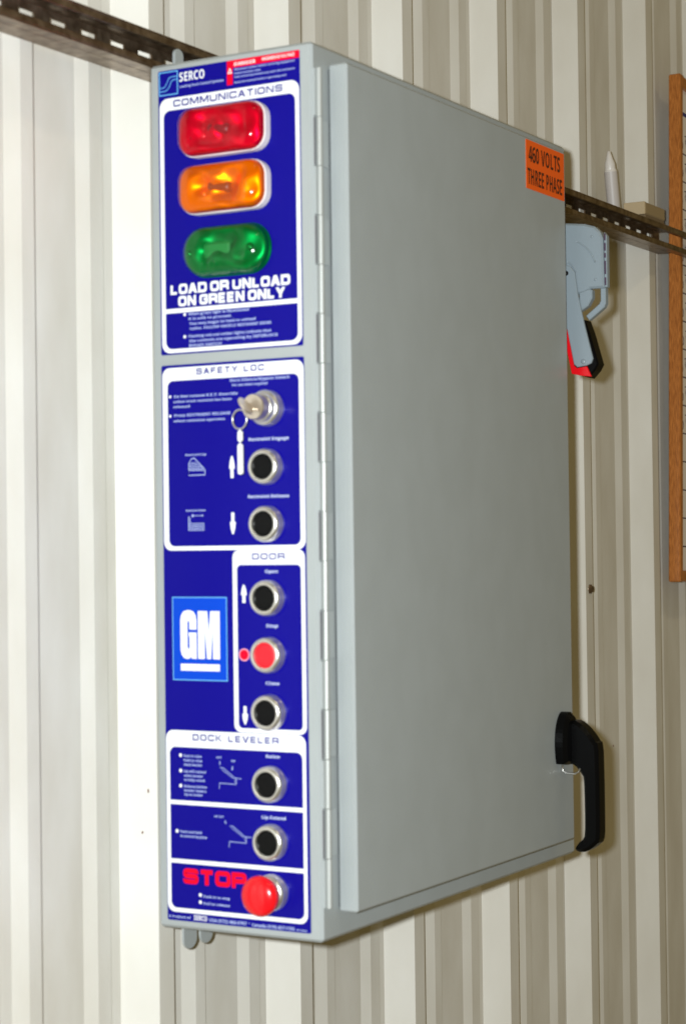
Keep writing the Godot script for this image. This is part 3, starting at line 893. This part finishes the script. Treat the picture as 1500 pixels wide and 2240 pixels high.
func build_door_fittings(dr: Node3D):
	var zf := 0.2244
	# handle: escutcheon on the door, swan-neck grip
	var es := mb()
	T = Transform3D(Basis(), Vector3(0, 0, zf))
	extrude(es, rounded(poly_mm([[531.5, 129], [536, 126], [552, 125], [567, 126], [572, 131], [575, 150], [573, 170], [567, 181], [559, 188], [551, 190], [543, 187], [535, 178], [530, 165], [528.5, 148]])), 0.0, 0.015, 0.0045)
	T = Transform3D()
	put("handle_plate", es, M.black_plastic, dr)
	var gp := mb()
	T = Transform3D(PB, Vector3(0.558, 0, 0))
	extrude(gp, rounded(poly_mm([[232, 178.5], [243, 179], [252, 174], [262, 164], [269, 154], [273, 142], [273.5, 60], [272.5, 34], [268, 27], [259, 20], [252, 17.2], [245, 17], [240.5, 19.5], [242, 24], [247, 30], [252.5, 36], [253.5, 60], [253, 104], [251, 112], [246, 119], [240, 124.5], [232, 126], [226, 130], [226, 174]]), 2), -0.0105, 0.0105, 0.004, true)
	T = Transform3D()
	put("handle_grip", gp, M.black_plastic, dr)
	var ey := mb(true)
	tube(ey, [Vector3(0.546, 0.124, zf + 0.002), Vector3(0.546, 0.117, zf + 0.003), Vector3(0.546, 0.1145, zf + 0.008), Vector3(0.546, 0.1140, zf + 0.019), Vector3(0.546, 0.1165, zf + 0.0245), Vector3(0.546, 0.121, zf + 0.026)], 0.0012)
	put("padlock_eye", ey, M.chrome, dr)
	# voltage label
	var lb := mb()
	T = Transform3D(Basis(), Vector3(0.5255, 0.8622, zf))
	extrude(lb, rrect(-0.0575, -0.0300, 0.0575, 0.0300, 0.001, 2), 0.0, 0.0004)
	T = Transform3D()
	put("voltage_label", lb, M.orange_label, dr)
	for q in [["460 VOLTS", 0.475, 0.8758, 0.570], ["THREE PHASE", 0.4715, 0.8480, 0.5755]]:
		var o = print_line(q[0], q[1], q[2], q[3], 0.0195, M.label_ink, dr, zf + 0.0007)

# ---------------------------------------------------------------- other things on the wall
func build_board():
	var o := node("white_board", self, Vector3(1.643, 0.327, -0.0405), Basis(Vector3.BACK, -0.0444))
	tag(o, "white board in an orange wooden frame with rows of handwriting", "whiteboard")
	var w := 0.62
	var h := 0.924
	var r := 0.0145
	var rails := [[Vector3(0, 0, 0), Vector3(r, h, 0.0225)], [Vector3(w - r, 0, 0), Vector3(w, h, 0.0225)], [Vector3(r + 0.0002, h - 0.021, 0), Vector3(w - r - 0.0002, h - 0.0015, 0.0215)], [Vector3(r + 0.0002, 0.0015, 0), Vector3(w - r - 0.0002, 0.021, 0.0215)]]
	for q in rails:
		var st := mb()
		rbox(st, q[0], q[1], 0.0018)
		put("frame_rail", st, M.oak, o)
	var bd := mb()
	rbox(bd, Vector3(r - 0.004, 0.017, 0.004), Vector3(w - r + 0.004, h - 0.017, 0.013), 0.0)
	put("board", bd, M.board_white, o)
	var ink := mb()
	var y := 0.065
	var k := 0
	rng.seed = 5
	while y < 0.83:
		stroke(ink, [Vector2(r, y), Vector2(0.2, y + rng.randf_range(-0.001, 0.001)), Vector2(w - r, y)], false, 0.0022, 0.0135)
		if k >= 4:
			for c in 2:
				var x := r + 0.009 + c * 0.26 + rng.randf_range(0, 0.006)
				var p := Vector2(x, y + 0.006)
				var nine := []
				for a in 10: nine.append(p + Vector2(0.007, 0.009) + Vector2(cos(TAU * a / 9.0) * 0.007, sin(TAU * a / 9.0) * 0.008))
				stroke(ink, nine, false, 0.0018, 0.0136)
				stroke(ink, [p + Vector2(-0.001, 0.006), p + Vector2(0.001, 0.034)], false, 0.0018, 0.0137)
				stroke(ink, [p + Vector2(0.022, 0.028), p + Vector2(0.034, 0.030), p + Vector2(0.026, 0.018), p + Vector2(0.038, 0.006)], false, 0.0018, 0.0136)
				stroke(ink, [p + Vector2(0.05, 0.03), p + Vector2(0.05, 0.004)], false, 0.0018, 0.0136)
		y += 0.0514
		k += 1
	put("handwriting", ink, M.ink, o)
	var bi := mb()
	stroke(bi, [Vector2(r, 0.858), Vector2(0.3, 0.862)], false, 0.007, 0.0136)
	put("marker_line", bi, M.blue_ink, o)

func build_tube():
	var o := node("glue_tube", self, Vector3(1.3655, 0.954, -0.022), Basis(Vector3.BACK, 0.21))
	tag(o, "slim white glue tube with pointed nozzle leaning on the steel channel", "glue tube")
	var st := mb(true)
	T = Transform3D(Basis(Vector3.RIGHT, Vector3(0, 0, -1), Vector3(0, 1, 0)), Vector3.ZERO)
	lathe(st, [[0.0, 0.0], [0.0106, 0.0], [0.0109, 0.001], [0.0109, 0.066], [0.0102, 0.0675], [0.0102, 0.069], [0.0, 0.0692]], 28)
	put("body", st, M.tube_white, o)
	st = mb(true)
	lathe(st, [[0.01105, 0.006], [0.01105, 0.0655]], 28)
	put("printed_band", st, M.tube_print, o)
	st = mb(true)
	lathe(st, [[0.0092, 0.069], [0.0090, 0.078], [0.0062, 0.086], [0.0028, 0.099], [0.0, 0.0995]], 24)
	T = Transform3D()
	put("nozzle", st, M.tube_white, o)

func build_eraser():
	var o := node("board_eraser", self, Vector3(1.452, 0.954, -0.0205))
	tag(o, "tan and brown block eraser lying on the steel channel by the board", "eraser")
	var st := mb()
	rbox(st, Vector3(0.0042, 0.006, -0.019), Vector3(0.098, 0.027, 0.019), 0.002)
	put("back", st, M.brown_wood, o)
	st = mb()
	rbox(st, Vector3(0, 0.0055, -0.0192), Vector3(0.004, 0.0272, 0.0192), 0.0008)
	put("end_cap", st, M.tan_block, o)
	st = mb()
	rbox(st, Vector3(0.006, 0.0002, -0.018), Vector3(0.096, 0.0058, 0.018), 0.0008)
	put("felt", st, M.brown_felt, o)

# ---------------------------------------------------------------- scene
func _ready():
	rng.seed = 1
	var cam := Camera3D.new()
	cam.name = "camera"
	add_child(cam)
	cam.transform = Transform3D(Basis.from_euler(Vector3(0.0164, -1.0502, -0.0130)), Vector3(-1.7121, 0.4020, 1.2123))
	var ca := CameraAttributesPhysical.new()
	ca.frustum_focal_length = 46.07
	ca.frustum_focus_distance = 2.9
	ca.exposure_aperture = 5.2
	ca.frustum_near = 0.05
	ca.frustum_far = 40.0
	cam.attributes = ca
	cam.fov = 29.19
	cam.near = 0.05
	cam.far = 40.0
	cam.current = true
	var env := Environment.new()
	env.background_mode = Environment.BG_COLOR
	env.background_color = Color(0.14, 0.103, 0.036).linear_to_srgb()
	env.tonemap_mode = Environment.TONE_MAPPER_LINEAR
	env.tonemap_exposure = 1.0
	env.sdfgi_enabled = true
	env.ssao_enabled = true
	env.ssil_enabled = true
	var we := WorldEnvironment.new()
	we.name = "environment"
	we.environment = env
	add_child(we)
	var flash := OmniLight3D.new()
	flash.name = "camera_flash"
	flash.light_color = Color(0.96, 0.985, 1.0)
	flash.light_energy = 6.3
	flash.light_size = 0.016
	flash.omni_range = 12.0
	flash.omni_attenuation = 2.0
	flash.shadow_enabled = true
	add_child(flash)
	flash.position = cam.position + cam.transform.basis * Vector3(-0.051, 0.026, 0.0)
	for x in [-0.9, 1.5]:
		var tubes := AreaLight3D.new()
		tubes.name = "ceiling_tubes" if x < 0 else "ceiling_tubes_001"
		tubes.area_size = Vector2(1.2, 0.25)
		tubes.light_color = Color(1.0, 0.93, 0.78)
		tubes.light_energy = 0.8
		tubes.area_range = 12.0
		tubes.area_attenuation = 2.0
		tubes.shadow_enabled = true
		add_child(tubes)
		tubes.position = Vector3(x, 3.2, 2.2)
		tubes.rotation = Vector3(-PI / 2, 0, 0)
	font = SystemFont.new()
	font.font_names = PackedStringArray(["Droid Sans"])
	font.font_weight = 700
	materials()
	build_wall()
	build_strut()
	build_box()
	build_key()
	build_board()
	build_tube()
	build_eraser()
